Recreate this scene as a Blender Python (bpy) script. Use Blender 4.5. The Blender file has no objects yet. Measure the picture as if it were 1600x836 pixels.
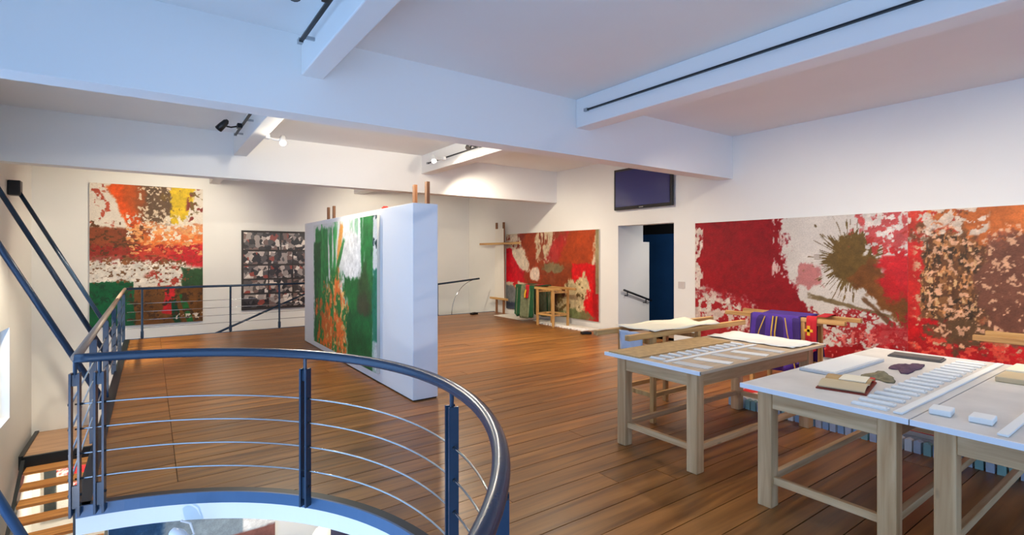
import bpy, math, random
import numpy as np
from mathutils import Vector, Matrix
random.seed(7)
scene = bpy.context.scene
COL = scene.collection
R = math.radians

# ------------------------------------------------------------------ camera, sky, exposure
EYE = 1.6
cam_d = bpy.data.cameras.new('camera'); cam = bpy.data.objects.new('camera', cam_d); COL.objects.link(cam)
cam.location = (0, 0, EYE); cam.rotation_euler = (R(90), 0, -math.asin(.5788))
cam_d.sensor_width = 36; cam_d.lens = 36*797/1600; cam_d.shift_y = -21/1600; cam_d.clip_start = .05
scene.camera = cam

world = bpy.data.worlds.new('sky'); scene.world = world; world.use_nodes = True
bg = world.node_tree.nodes['Background']
bg.inputs[0].default_value = (.33, .58, 1.0, 1); bg.inputs[1].default_value = 3.0

vs = scene.view_settings
vs.view_transform = 'Standard'; vs.look = 'None'; vs.gamma = 1; vs.use_curve_mapping = False
vs.exposure = 0.15

WARM = (1.0, .885, .69)
# room planes
XL, XR, YB, YF, ZC = -1.85, 7.85, 13.3, -5.0, 3.54
FX, FY = -.38, 11.9                    # left and far edge of the upper floor
ZL = -3.9                              # lower floor
CX, CY, CR = -.63, 2.34, 1.88          # round opening

# windows (left wall: y0,y1,z0,z1 ; front wall: x0,x1,z0,z1)
WIN_L = [(-4.4, -1.0, -3.2, 2.7), (-.4, 3.0, -3.2, 2.7), (3.5, 6.6, -3.2, 2.7), (9.7, 11.42, -1.04, .42)]
WIN_F = [(-1.4, 2.9, .2, 3.3), (3.3, 7.5, .2, 3.3)]
for i, (a, b, c, d) in enumerate(WIN_L + WIN_F):     # light portals in the window openings
    L = bpy.data.lights.new('window_portal', 'AREA'); L.shape = 'RECTANGLE'; L.size = d-c if i < 4 else b-a; L.size_y = b-a if i < 4 else d-c
    L.cycles.is_portal = True
    o = bpy.data.objects.new('window_portal', L); COL.objects.link(o)
    if i < 4: o.location = (XL-.15, (a+b)/2, (c+d)/2); o.rotation_euler = (0, R(-90), 0)
    else: o.location = ((a+b)/2, YF-.15, (c+d)/2); o.rotation_euler = (R(90), 0, 0)

# ------------------------------------------------------------------ helpers
class MB:
    def __init__(s): s.v = []; s.f = []
    def add(s, vs, fs):
        n = len(s.v); s.v += [tuple(p) for p in vs]; s.f += [tuple(i+n for i in q) for q in fs]; return s
    def box(s, x0, x1, y0, y1, z0, z1):
        return s.add([(x0,y0,z0),(x1,y0,z0),(x1,y1,z0),(x0,y1,z0),(x0,y0,z1),(x1,y0,z1),(x1,y1,z1),(x0,y1,z1)],
                     [(0,3,2,1),(4,5,6,7),(0,1,5,4),(1,2,6,5),(2,3,7,6),(3,0,4,7)])
    def bar(s, p, q, w, h, up=(0,0,1)):
        p, q, up = Vector(p), Vector(q), Vector(up); d = (q-p).normalized()
        a = d.cross(up).normalized()*w/2; b = a.cross(d).normalized()*h/2
        vs = [p-a-b, p+a-b, p+a+b, p-a+b, q-a-b, q+a-b, q+a+b, q-a+b]
        return s.add(vs, [(3,2,1,0),(4,5,6,7),(0,1,5,4),(1,2,6,5),(2,3,7,6),(3,0,4,7)])
    def tube(s, path, r, n=10):
        P = [Vector(p) for p in path]; m = len(P); ring = []
        rs = r if isinstance(r, (list, tuple)) else [r]*m
        d0 = (P[1]-P[0]).normalized(); a = d0.orthogonal().normalized()
        for i in range(m):
            d = (P[min(i+1, m-1)]-P[max(i-1, 0)]).normalized()
            a = (a-d*a.dot(d)).normalized(); b = d.cross(a)
            ring.append([P[i]+(a*math.cos(2*math.pi*k/n)+b*math.sin(2*math.pi*k/n))*rs[i] for k in range(n)])
        vs = [p for q in ring for p in q]; fs = []
        for i in range(m-1):
            for k in range(n):
                k2 = (k+1) % n; fs.append((i*n+k, i*n+k2, (i+1)*n+k2, (i+1)*n+k))
        fs.append(tuple(range(n))[::-1]); fs.append(tuple((m-1)*n+k for k in range(n)))
        return s.add(vs, fs)
    def prism(s, poly, z0, z1):
        n = len(poly)
        vs = [(x,y,z0) for x,y in poly]+[(x,y,z1) for x,y in poly]
        return s.add(vs, [tuple(range(n))[::-1], tuple(range(n,2*n))]+[(i,(i+1)%n,(i+1)%n+n,i+n) for i in range(n)])
    def grid(s, pts, thick=0, nrm=None):      # pts[j][i]
        h, w = len(pts), len(pts[0])
        return s.add([p for row in pts for p in row], [(j*w+i, j*w+i+1, (j+1)*w+i+1, (j+1)*w+i) for j in range(h-1) for i in range(w-1)])
    def build(s, name, mat, parent=None, smooth=False, bevel=0, world=False, solid=0):
        me = bpy.data.meshes.new(name); vs = s.v
        if world and parent:
            p = parent; off = Vector((0,0,0))
            while p: off += p.location; p = p.parent
            vs = [tuple(Vector(v)-off) for v in vs]
        me.from_pydata(vs, [], s.f); me.update()
        me.materials.append(M[mat] if isinstance(mat, str) else mat)
        if smooth: me.polygons.foreach_set('use_smooth', [True]*len(me.polygons))
        o = bpy.data.objects.new(name, me); COL.objects.link(o)
        if parent: o.parent = parent
        if bevel:
            b = o.modifiers.new('bevel', 'BEVEL'); b.width = bevel; b.segments = 2; b.limit_method = 'ANGLE'
        if solid:
            b = o.modifiers.new('solid', 'SOLIDIFY'); b.thickness = solid; b.offset = 0
        return o
def box(*a): return MB().box(*a)
def tag(o, label, cat, group=None, kind=None):
    if label: o['label'] = label
    if cat: o['category'] = cat
    if group: o['group'] = group
    if kind: o['kind'] = kind
    return o
def thing(name, label, cat, loc=(0,0,0), rz=0, group=None):
    o = bpy.data.objects.new(name, None); COL.objects.link(o); o.empty_display_size = .1
    o.location = loc; o.rotation_euler = (0,0,rz)
    return tag(o, label, cat, group)
def struct(o): o['kind'] = 'structure'; return o
def copy_tree(o, parent=None):
    c = o.copy(); COL.objects.link(c); c.parent = parent
    for ch in list(o.children): copy_tree(ch, c)
    return c

# ------------------------------------------------------------------ materials
M = {}
def lin(c):
    return tuple(((x/255)/12.92 if x/255 <= .04045 else ((x/255+.055)/1.055)**2.4) for x in c)
def mat(name, rgb, rough=.5, metal=0, bump=0, bscale=40, var=0, vscale=3, emit=0, spec=.5):
    m = bpy.data.materials.new(name); m.use_nodes = True; nt = m.node_tree; b = nt.nodes['Principled BSDF']
    c = (*lin(rgb), 1)
    b.inputs['Base Color'].default_value = c; b.inputs['Roughness'].default_value = rough; b.inputs['Metallic'].default_value = metal
    b.inputs['Specular IOR Level'].default_value = spec
    tc = nt.nodes.new('ShaderNodeTexCoord')
    if var:
        n = nt.nodes.new('ShaderNodeTexNoise'); n.inputs['Scale'].default_value = vscale; n.inputs['Detail'].default_value = 4
        nt.links.new(tc.outputs['Object'], n.inputs['Vector'])
        r = nt.nodes.new('ShaderNodeValToRGB')
        r.color_ramp.elements[0].position = .3; r.color_ramp.elements[1].position = .7
        r.color_ramp.elements[0].color = (*[x*(1-var) for x in c[:3]], 1); r.color_ramp.elements[1].color = (*[min(1, x*(1+var)) for x in c[:3]], 1)
        nt.links.new(n.outputs['Fac'], r.inputs['Fac']); nt.links.new(r.outputs['Color'], b.inputs['Base Color'])
    if bump:
        n = nt.nodes.new('ShaderNodeTexNoise'); n.inputs['Scale'].default_value = bscale; n.inputs['Detail'].default_value = 5
        nt.links.new(tc.outputs['Object'], n.inputs['Vector'])
        bp = nt.nodes.new('ShaderNodeBump'); bp.inputs['Strength'].default_value = bump; bp.inputs['Distance'].default_value = .01
        nt.links.new(n.outputs['Fac'], bp.inputs['Height']); nt.links.new(bp.outputs['Normal'], b.inputs['Normal'])
    if emit:
        b.inputs['Emission Color'].default_value = c; b.inputs['Emission Strength'].default_value = emit
    M[name] = m; return m
def wood(name, dark, light, rough=.4, axis=0, scale=2.2, rnd=.35, knots=True, spec=.5):
    """grain along one object axis, per-object random tone"""
    m = bpy.data.materials.new(name); m.use_nodes = True; nt = m.node_tree; b = nt.nodes['Principled BSDF']; N = nt.nodes.new; LK = nt.links.new
    tc = N('ShaderNodeTexCoord'); oi = N('ShaderNodeObjectInfo')
    mp = N('ShaderNodeMapping'); sc = [scale*9]*3; sc[axis] = scale*.55; mp.inputs['Scale'].default_value = sc
    LK(tc.outputs['Object'], mp.inputs['Vector'])
    off = N('ShaderNodeMath'); off.operation = 'MULTIPLY'; off.inputs[1].default_value = 37; LK(oi.outputs['Random'], off.inputs[0])
    n = N('ShaderNodeTexNoise'); n.noise_dimensions = '4D'; n.inputs['Scale'].default_value = 1; n.inputs['Detail'].default_value = 6; n.inputs['Distortion'].default_value = .6
    LK(mp.outputs['Vector'], n.inputs['Vector']); LK(off.outputs[0], n.inputs['W'])
    r = N('ShaderNodeValToRGB'); r.color_ramp.elements[0].position = .32; r.color_ramp.elements[1].position = .68
    r.color_ramp.elements[0].color = (*lin(dark), 1); r.color_ramp.elements[1].color = (*lin(light), 1)
    LK(n.outputs['Fac'], r.inputs['Fac'])
    col = r.outputs['Color']
    if knots:
        mk = N('ShaderNodeMapping'); ks = [scale*3.2]*3; ks[axis] = scale*1.1; mk.inputs['Scale'].default_value = ks
        LK(tc.outputs['Object'], mk.inputs['Vector'])
        vo = N('ShaderNodeTexVoronoi'); vo.voronoi_dimensions = '4D'; vo.inputs['Scale'].default_value = 1
        LK(mk.outputs['Vector'], vo.inputs['Vector']); LK(off.outputs[0], vo.inputs['W'])
        kr = N('ShaderNodeMapRange'); kr.inputs['From Min'].default_value = .06; kr.inputs['From Max'].default_value = .13; kr.inputs['To Min'].default_value = .45; kr.inputs['To Max'].default_value = 1
        LK(vo.outputs['Distance'], kr.inputs['Value'])
        mx = N('ShaderNodeMix'); mx.data_type = 'RGBA'; mx.blend_type = 'MULTIPLY'; mx.inputs[0].default_value = 1
        LK(col, mx.inputs[6]); LK(kr.outputs['Result'], mx.inputs[7]); col = mx.outputs[2]
    hs = N('ShaderNodeHueSaturation'); mr = N('ShaderNodeMapRange'); mr.inputs['To Min'].default_value = 1-rnd; mr.inputs['To Max'].default_value = 1+rnd*.6
    LK(oi.outputs['Random'], mr.inputs['Value']); LK(mr.outputs['Result'], hs.inputs['Value']); LK(col, hs.inputs['Color'])
    LK(hs.outputs['Color'], b.inputs['Base Color'])
    rr = N('ShaderNodeMapRange'); rr.inputs['To Min'].default_value = rough-.08; rr.inputs['To Max'].default_value = rough+.12
    LK(n.outputs['Fac'], rr.inputs['Value']); LK(rr.outputs['Result'], b.inputs['Roughness'])
    b.inputs['Specular IOR Level'].default_value = spec
    bp = N('ShaderNodeBump'); bp.inputs['Strength'].default_value = .25; bp.inputs['Distance'].default_value = .004
    LK(n.outputs['Fac'], bp.inputs['Height']); LK(bp.outputs['Normal'], b.inputs['Normal'])
    M[name] = m; return m
mat('wall', (236,234,229), .75, bump=.06, bscale=25, var=.015, vscale=1.5)
mat('ceiling', (234,233,231), .8, bump=.05, bscale=20, var=.015, vscale=1.2)
mat('beam', (236,235,233), .7, bump=.05, bscale=25)
mat('partition', (238,238,238), .6, bump=.04, bscale=30)
wood('plank', (108,66,30), (172,114,56), .32, 0, 1.6, .20, spec=.4)
wood('pine', (188,142,92), (228,190,142), .55, 2, 2.4, .12)
wood('pine_x', (188,142,92), (228,190,142), .55, 0, 2.4, .12)
wood('pine_y', (188,142,92), (228,190,142), .55, 1, 2.4, .12)
wood('rack', (168,118,60), (222,178,112), .5, 2, 2.4, .12, knots=False)
wood('rack_x', (168,118,60), (222,178,112), .5, 0, 2.4, .12, knots=False)
wood('upright', (120,76,44), (166,112,70), .5, 2, 2.4, .1, knots=False)
wood('tread', (176,112,54), (226,164,96), .4, 0, 2, .1, knots=False)
wood('landing', (150,112,80), (190,150,114), .4, 0, 2, .1, knots=False)
mat('subfloor', (46,28,16), .8)
mat('steel', (36,56,78), .27, .1, bump=.03, bscale=60)
mat('band', (60,92,128), .38, .1, bump=.03, bscale=60)
mat('steel_dark', (30,36,40), .4, .3)
mat('taupe_rail', (158,136,118), .45, .1)
mat('wire', (176,180,184), .22, 1)
mat('black', (14,14,16), .4)
mat('screen', (44,48,104), .2)  # switched off; its bluish reflection is put into the base colour
mat('white_edge', (232,234,238), .5)
mat('table_top', (214,208,200), .6, bump=.1, bscale=30, var=.07, vscale=5)
wood('table_board', (182,156,124), (214,190,158), .6, 0, 1.6, .03, knots=False)
mat('paper', (240,238,232), .85, bump=.1, bscale=60)
mat('paper_grey', (214,212,208), .85, bump=.15, bscale=60, var=.05)
mat('cream_sheet', (240,230,204), .85, bump=.1, bscale=40)
mat('linen', (236,232,222), .9, bump=.2, bscale=120)
mat('canvas_edge', (214,206,192), .85, bump=.2, bscale=150)
mat('blue_wall', (26,74,124), .6, var=.1, vscale=2)
mat('dark', (8,8,10), .8)
mat('lens', (255,238,212), .3, emit=30)
mat('lamp_white', (232,234,236), .35)
mat('purple', (74,42,138), .85, bump=.2, bscale=90, var=.12, vscale=8)
mat('purple_dark', (52,26,98), .85, bump=.2, bscale=90)
mat('gold', (190,150,60), .6, .2)
mat('green_cloth', (28,84,50), .85, bump=.2, bscale=90, var=.15, vscale=8)
mat('sage_cloth', (118,124,94), .85, bump=.2, bscale=90, var=.2, vscale=16)
mat('red_cloth', (190,26,38), .85, bump=.2, bscale=90)
mat('yellow', (228,178,40), .7)
mat('tan', (184,150,100), .75, var=.15, vscale=18)
mat('beige_box', (206,184,146), .8, var=.05)
mat('brown_red', (142,52,30), .7, var=.2, vscale=20)
mat('grey_dark', (96,90,86), .7, var=.1, vscale=14)
mat('plum', (92,66,84), .9, var=.25, vscale=30, bump=.3, bscale=90)
mat('moss', (132,122,92), .9, var=.3, vscale=30, bump=.3, bscale=90)
mat('navy', (30,30,58), .8, bump=.2, bscale=60)
mat('red_box', (206,44,24), .6)
mat('grey_cloth', (196,204,216), .9, var=.08, vscale=14, bump=.2, bscale=60)
mat('pale_blue', (150,182,214), .7); mat('pale_green', (150,190,180), .7)
mat('frame_dark', (48,40,36), .5)
mat('label', (206,196,190), .7)
mat('lower_floor', (168,166,164), .5, var=.05)
mat('pale_wood', (206,178,136), .6)
# thin window glass
g = bpy.data.materials.new('glass'); g.use_nodes = True; nt = g.node_tree; nt.nodes.remove(nt.nodes['Principled BSDF'])
tr = nt.nodes.new('ShaderNodeBsdfTransparent'); gl = nt.nodes.new('ShaderNodeBsdfGlossy'); gl.inputs['Roughness'].default_value = .02
mx = nt.nodes.new('ShaderNodeMixShader'); mx.inputs[0].default_value = .06
nt.links.new(tr.outputs[0], mx.inputs[1]); nt.links.new(gl.outputs[0], mx.inputs[2]); nt.links.new(mx.outputs[0], nt.nodes['Material Output'].inputs[0]); M['glass'] = g
# painted surface: colours stored on the paint layer, fine paint grain from noise
def paint_material():
    m = bpy.data.materials.new('paint'); m.use_nodes = True; nt = m.node_tree; b = nt.nodes['Principled BSDF']; N = nt.nodes.new; LK = nt.links.new
    at = N('ShaderNodeAttribute'); at.attribute_name = 'Col'; tc = N('ShaderNodeTexCoord')
    n = N('ShaderNodeTexNoise'); n.inputs['Scale'].default_value = 55; n.inputs['Detail'].default_value = 5; LK(tc.outputs['Object'], n.inputs['Vector'])
    mr = N('ShaderNodeMapRange'); mr.inputs['To Min'].default_value = .72; mr.inputs['To Max'].default_value = 1.25; LK(n.outputs['Fac'], mr.inputs['Value'])
    hs = N('ShaderNodeHueSaturation'); LK(at.outputs['Color'], hs.inputs['Color']); LK(mr.outputs['Result'], hs.inputs['Value']); LK(hs.outputs['Color'], b.inputs['Base Color'])
    b.inputs['Roughness'].default_value = .55; b.inputs['Specular IOR Level'].default_value = .3
    bp = N('ShaderNodeBump'); bp.inputs['Strength'].default_value = .5; bp.inputs['Distance'].default_value = .008
    LK(n.outputs['Fac'], bp.inputs['Height']); LK(bp.outputs['Normal'], b.inputs['Normal']); M['paint'] = m
paint_material()
# printed photograph: blocky blotches of dim colour, different on every print
def photo_material():
    m = bpy.data.materials.new('photo_print'); m.use_nodes = True; nt = m.node_tree; b = nt.nodes['Principled BSDF']; N = nt.nodes.new; LK = nt.links.new
    tc = N('ShaderNodeTexCoord'); oi = N('ShaderNodeObjectInfo'); mu = N('ShaderNodeMath'); mu.operation = 'MULTIPLY'; mu.inputs[1].default_value = 91; LK(oi.outputs['Random'], mu.inputs[0])
    w = N('ShaderNodeTexNoise'); w.inputs['Scale'].default_value = 9; LK(tc.outputs['Object'], w.inputs['Vector'])
    ma = N('ShaderNodeVectorMath'); ma.operation = 'MULTIPLY_ADD'; ma.inputs[1].default_value = (.12, .12, .12); LK(w.outputs['Color'], ma.inputs[0]); LK(tc.outputs['Object'], ma.inputs[2])
    n = N('ShaderNodeTexVoronoi'); n.voronoi_dimensions = '4D'; n.inputs['Scale'].default_value = 10; n.inputs['Randomness'].default_value = 1
    LK(ma.outputs[0], n.inputs['Vector']); LK(mu.outputs[0], n.inputs['W'])
    sx = N('ShaderNodeSeparateColor'); LK(n.outputs['Color'], sx.inputs[0])
    r = N('ShaderNodeValToRGB'); e = r.color_ramp.elements
    r.color_ramp.interpolation = 'CONSTANT'; e[0].position = 0; e[0].color = (*lin((40,34,32)), 1); e[1].position = .88; e[1].color = (*lin((226,214,204)), 1)
    for p, c in ((.22,(84,78,76)),(.4,(122,96,88)),(.52,(60,52,50)),(.62,(160,148,142)),(.74,(150,70,56)),(.8,(192,178,170))):
        q = e.new(p); q.color = (*lin(c), 1)
    LK(sx.outputs[0], r.inputs['Fac']); LK(r.outputs['Color'], b.inputs['Base Color']); b.inputs['Roughness'].default_value = .35
    M['photo_print'] = m
photo_material()

# ------------------------------------------------------------------ setting: shell
WT = .3
def wall_x(name, x0, x1, y0, y1, z0, z1, holes, m='wall'):    # wall in a Y-Z plane with rectangular holes (y0,y1,z0,z1)
    b = MB(); ys = sorted({y0, y1, *[h[0] for h in holes], *[h[1] for h in holes]})
    for a, c in zip(ys, ys[1:]):
        hs = sorted([(h[2], h[3]) for h in holes if h[0] <= a and h[1] >= c]); z = z0
        for p, q in hs: b.box(x0, x1, a, c, z, p); z = q
        b.box(x0, x1, a, c, z, z1)
    return struct(b.build(name, m))
def wall_y(name, y0, y1, x0, x1, z0, z1, holes, m='wall'):
    b = MB(); xs = sorted({x0, x1, *[h[0] for h in holes], *[h[1] for h in holes]})
    for a, c in zip(xs, xs[1:]):
        hs = sorted([(h[2], h[3]) for h in holes if h[0] <= a and h[1] >= c]); z = z0
        for p, q in hs: b.box(a, c, y0, y1, z, p); z = q
        b.box(a, c, y0, y1, z, z1)
    return struct(b.build(name, m))
DOOR = (5.92, 7.29, 0, 2.18)
wall_x('wall_left', XL-WT, XL, YF, YB, ZL, ZC, WIN_L)
wall_x('wall_right', XR, XR+.25, YF, YB, ZL, ZC, [DOOR])
wall_y('wall_back', YB, YB+WT, XL-WT, XR+.25, ZL, ZC, [])
wall_y('wall_front', YF-WT, YF, XL-WT, XR+.25, ZL, ZC, WIN_F)
struct(box(XL-WT, XR+.25, YF-WT, YB+WT, ZC, ZC+.2).build('ceiling', 'ceiling'))
struct(box(XL-WT, XR+.25, YF-WT, YB+WT, ZL-.2, ZL).build('floor_lower', 'lower_floor'))
wall_y('wall_lower', 8.5, 8.7, -.45, XR, ZL, -.16, [])

def window(n, a, b_, c, d, side):
    o = bpy.data.objects.new(f'window_{n}', None); COL.objects.link(o); struct(o)
    t = .06
    def bx(p, q, r, s, d0, d1):
        return box(XL-WT+d0, XL-WT+d1, p, q, r, s) if side == 'L' else box(p, q, YF-WT+d0, YF-WT+d1, r, s)
    fr = MB()
    for (p, q, r, s) in ((a, b_, c, c+t), (a, b_, d-t, d), (a, a+t, c+t, d-t), (b_-t, b_, c+t, d-t)):
        m = bx(p, q, r, s, .1, .18); fr.add(m.v, m.f)
    fr.build('window_frame', 'lamp_white', o)
    k = max(1, round((b_-a)/1.3)); w = (b_-a-2*t)/k
    rows = max(1, round((d-c)/2.1)); h = (d-c-2*t)/rows
    for i in range(k):
        for j in range(rows):
            bx(a+t+i*w+.02, a+t+(i+1)*w-.02, c+t+j*h+.02, c+t+(j+1)*h-.02, .13, .136).build('pane', 'glass', o)
    for i in range(1, k): bx(a+t+i*w-.025, a+t+i*w+.025, c+t, d-t, .11, .17).build('mullion', 'lamp_white', o)
    for j in range(1, rows): bx(a+t, b_-t, c+t+j*h-.025, c+t+j*h+.025, .112, .168).build('mullion', 'lamp_white', o)
for i, w in enumerate(WIN_L): window(i+1, *w, 'L')
for i, w in enumerate(WIN_F): window(i+5, *w, 'F')

# beams
struct(box(XL, XR, 4.76, 5.02, 2.84, ZC).build('trim_1', 'beam'))
struct(box(XL, XR, 9.23, 9.49, 2.81, ZC).build('trim_2', 'beam'))
XB1, XB2 = (1.09, 1.28), (4.36, 4.60)
k = 3
for (x0, x1) in (XB1, XB2):
    for (y0, y1) in ((YF, 4.76), (5.02, 9.23), (9.49, YB)):
        struct(box(x0, x1, y0, y1, 3.18, ZC).build(f'trim_{k}', 'beam', bevel=.01)); k += 1

# upper floor: slab, planks
def arc(a0, a1, r, n=48): return [(CX+r*math.cos(a0+(a1-a0)*i/n), CY+r*math.sin(a0+(a1-a0)*i/n)) for i in range(n+1)]
def ahalf(r): return math.acos((FX-CX)/r)
def slab_poly(r, inset=0):
    a = ahalf(r)
    return [(FX+inset, YF)] + arc(-a, a, r)[0:] + [(FX+inset, FY-inset), (XR, FY-inset), (XR, YF)]
pts = slab_poly(CR)
pts = [(x, y) for x, y in pts][::-1]
floor = struct(MB().prism(slab_poly(CR+.012)[::-1][::-1], -.16, -.026).build('floor', 'subfloor'))
ROW = .2
def xstart(y):
    dy = y-CY; rr = CR+.02
    if abs(dy) < rr:
        return max(FX+.02, CX+math.sqrt(rr*rr-dy*dy))
    return FX+.02
nrow = int((FY-.02-.2)/ROW)
JOINTS = [(.16, 4.3), (.16, 3.6), (.16, 5.1), (.16, 2.9), (.16, 5.8)]
for i in range(nrow):
    y0 = FY-.02-(i+1)*ROW; y1 = y0+ROW-.006
    ys = [y0+(y1-y0)*k/6 for k in range(7)]
    left = [(xstart(y), y) for y in ys]
    xs = [.16, random.uniform(2.6, 6.4)]
    if random.random() < .35: xs = [.16, random.uniform(1.9, 3.4), random.uniform(4.6, 6.8)]
    bounds = [None]+[x for x in xs if x > max(p[0] for p in left)+.3 or (x == .16 and max(p[0] for p in left) < .1)]+[XR-.005]
    for k, (p, q) in enumerate(zip(bounds, bounds[1:])):
        if p is None: poly = [(q-.002, y0), (q-.002, y1)] + left[::-1]
        else: poly = [(p+.002, y0), (q-.002, y0), (q-.002, y1), (p+.002, y1)]
        cx = sum(a for a, _ in poly)/len(poly); cy = (y0+y1)/2
        poly = [(a-cx, b-cy) for a, b in poly]
        o = MB().prism(poly, -.024, random.uniform(-.0008, .0008)).build('plank', 'plank', floor)
        o.location = (cx, cy, 0)
struct(MB().prism([(XR, YF), (XR, FY-.02-nrow*ROW-.004), (CX+.9, FY-.02-nrow*ROW-.004), (FX+.02, FY-.02-nrow*ROW-.3), (FX+.02, YF)][::-1], -.024, 0).build('floor_near', 'plank'))
# steel edge of the slab: curved and straight
def ring(r0, r1, z0, z1, a0, a1, n=64):
    return MB().prism(arc(a0, a1, r1, n)+arc(a1, a0, r0, n), z0, z1)
ah = ahalf(CR)
struct(ring(CR-.014, CR, -.06, .012, -ah, ah).build('trim_9', 'band'))
struct(ring(CR, CR+.06, -.02, .010, -ahalf(CR+.06), ahalf(CR+.06)).build('trim_10', 'steel_dark'))
struct(ring(CR-.006, CR+.06, -.17, -.06, -ah, ah).build('trim_11', 'wall'))
struct(box(FX-.014, FX, CY+1.86, FY, -.2, .012).build('trim_12', 'steel_dark'))
struct(box(FX, FX+.07, CY+1.86, FY, -.02, .010).build('trim_13', 'steel_dark'))
struct(box(FX, XR, FY, FY+.014, -.2, .008).build('trim_14', 'band'))

# space beyond the doorway
dy0, dy1 = DOOR[0], DOOR[1]
b = MB().box(XR+.25, XR+.77, dy1, dy1+.1, -1.5, 2.6).box(XR+.77, XR+.97, dy1, dy1+.1, -1.5, 1.86)
struct(b.build('wall_stair', 'wall'))
struct(box(XR+2.2, XR+2.3, 3.5, 10, -1.5, 2.08).build('wall_far', 'blue_wall'))
b = MB().box(XR+2.2, XR+2.3, 3.5, 10, 2.08, 3.0).box(XR+.25, XR+2.3, 3.4, 3.5, -1.5, 3).box(XR+.25, XR+2.3, 10, 10.1, -1.5, 3).box(XR+.25, XR+2.3, 3.5, 10, 2.9, 3.0)
struct(b.build('wall_shaft', 'dark'))
struct(box(XR, XR+.6, dy0, dy1, -.12, 0).build('floor_threshold', 'landing'))
struct(box(XR+.25, XR+2.3, 3.4, 10.1, -1.6, -1.5).build('floor_shaft', 'dark'))
hr = thing('wall_handrail', 'short black handrail sloping down inside the doorway', 'handrail', (XR+.1, dy1-.08, .8))
MB().tube([(XR+.1, dy1-.07, .86), (XR+.95, dy1-.07, .60)], .022, 10).build('rail', 'black', hr, smooth=True, world=True)
for t in (.12, .8):
    x, z = XR+.1+.85*t, .86-.26*t
    MB().tube([(x, dy1-.07, z-.015), (x, dy1-.07, z-.09), (x, dy1+.0, z-.09)], .012, 8).build('bracket', 'black', hr, world=True)

# ------------------------------------------------------------------ stairs
st = thing('staircase', 'open riser staircase with orange wood treads and dark steel stringers at far left', 'staircase', (-1.1, 10, ZL))
ZLD = -1.83; LY = 11.8
box(-1.74, FX-.05, LY+.02, YB-.01, ZLD-.05, ZLD).build('landing', 'landing', st, world=True)
box(-1.76, FX-.05, LY-.04, LY+.02, ZLD-.2, ZLD+.004).build('landing_beam', 'steel_dark', st, world=True)
box(-1.80, -1.74, LY-.04, YB-.01, ZLD-.2, ZLD+.03).build('landing_beam', 'steel_dark', st, world=True)
for i in range(1, 13):
    z = ZLD-.17*i; y = LY-.04-.27*(i-1)
    if z < ZL+.05: break
    box(-1.70, FX-.22, y-.28, y-.005, z-.045, z).build('tread', 'tread', st, world=True)
for x in (-1.74, FX-.18):
    MB().bar((x, LY, ZLD-.12), (x, LY-.27*12, ZLD-.12-.17*12), .05, .2).build('stringer', 'steel_dark', st, world=True)
for i in range(1, 11):
    z = -.166*i; x = 3.8-.4*(i-1)
    box(x-.41, x-.005, FY+.1, YB-.1, z-.045, z).build('tread', 'tread', st, world=True)
for y in (FY+.06, YB-.06):
    MB().bar((3.8, y, -.12), (-.3, y, -1.83), .05, .2).build('stringer', 'steel_dark', st, world=True)
box(3.8, 6.2, FY+.02, YB-.01, -.05, 0).build('landing', 'landing', st, world=True)
def zf(x): return -.01+(x-1.13)*.42
MB().tube([(-.3, FY+.12, zf(-.3)), (3.45, FY+.12, zf(3.45))], .022, 8).build('stair_handrail', 'steel', st, smooth=True, world=True)

# ------------------------------------------------------------------ railings
HZ = .95
WZ = (.2, .355, .51, .665)
def post(parent, x, y, ang, z1=HZ):
    """two flat bars side by side, radial direction ang, pin to the handrail, foot"""
    ca, sa = math.cos(ang), math.sin(ang); T = (-sa, ca)
    b = MB()
    for s in (-1, 1):
        cx, cy = x+T[0]*.021*s, y+T[1]*.021*s
        b.bar((cx, cy, -.03), (cx, cy, z1-.09), .012, .05, (ca, sa, 0))
    b.bar((x, y, .02), (x, y, .16), .034, .02, (ca, sa, 0)); b.bar((x, y, z1-.17), (x, y, z1-.1), .034, .02, (ca, sa, 0))
    p = b.build('post', 'steel', parent, world=True)
    MB().tube([(x, y, z1-.12), (x, y, z1-.01)], .011, 8).build('pin', 'steel', p, world=True)
    bb = MB()
    for z in WZ+(.1,):
        for s in (-1, 1):
            cx, cy = x+T[0]*.027*s, y+T[1]*.027*s
            bb.tube([(cx, cy, z), (cx+T[0]*.008*s, cy+T[1]*.008*s, z)], .008, 8)
    bb.build('bolts', 'steel_dark', p, world=True)['kind'] = 'stuff'
    return p
RR = CR-.045
ra = ahalf(RR)
rl = thing('curved_railing', 'curved dark steel balcony railing with four wires around the round opening', 'railing', (CX+RR, CY, 0))
path = [(x, y, HZ) for x, y in arc(ra, -ra, RR, 72)]
MB().tube(path, .029, 14).build('handrail', 'steel', rl, smooth=True, world=True)
for z in WZ:
    MB().tube([(x, y, z) for x, y in arc(ra, -ra, RR, 72)], .0055, 6).build('wire', 'wire', rl, smooth=True, world=True)
for (px, py) in ((-.385, 4.12), (-.26, 4.13), (.81, 3.46), (1.17, 2.2), (.89, 1.28), (.1, .68)):
    a = math.atan2(py-CY, px-CX); post(rl, CX+RR*math.cos(a), CY+RR*math.sin(a), a)
YC = CY+math.sqrt(RR*RR-(FX-CX)**2)
rs = thing('straight_railing', 'straight railing with taupe handrail running back beside the stairwell at left', 'railing', (FX, YC, 0))
MB().tube([(FX, YC+.035, HZ), (FX, FY-.03, HZ)], .027, 12).build('handrail', 'taupe_rail', rs, smooth=True, world=True)
for z in WZ: MB().tube([(FX-.02, YC+.03, z), (FX-.02, FY-.03, z)], .0055, 6).build('wire', 'wire', rs, smooth=True, world=True)
for i in range(1, 6): post(rs, FX-.02, YC+(FY-.05-YC)*i/5, math.pi)
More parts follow.
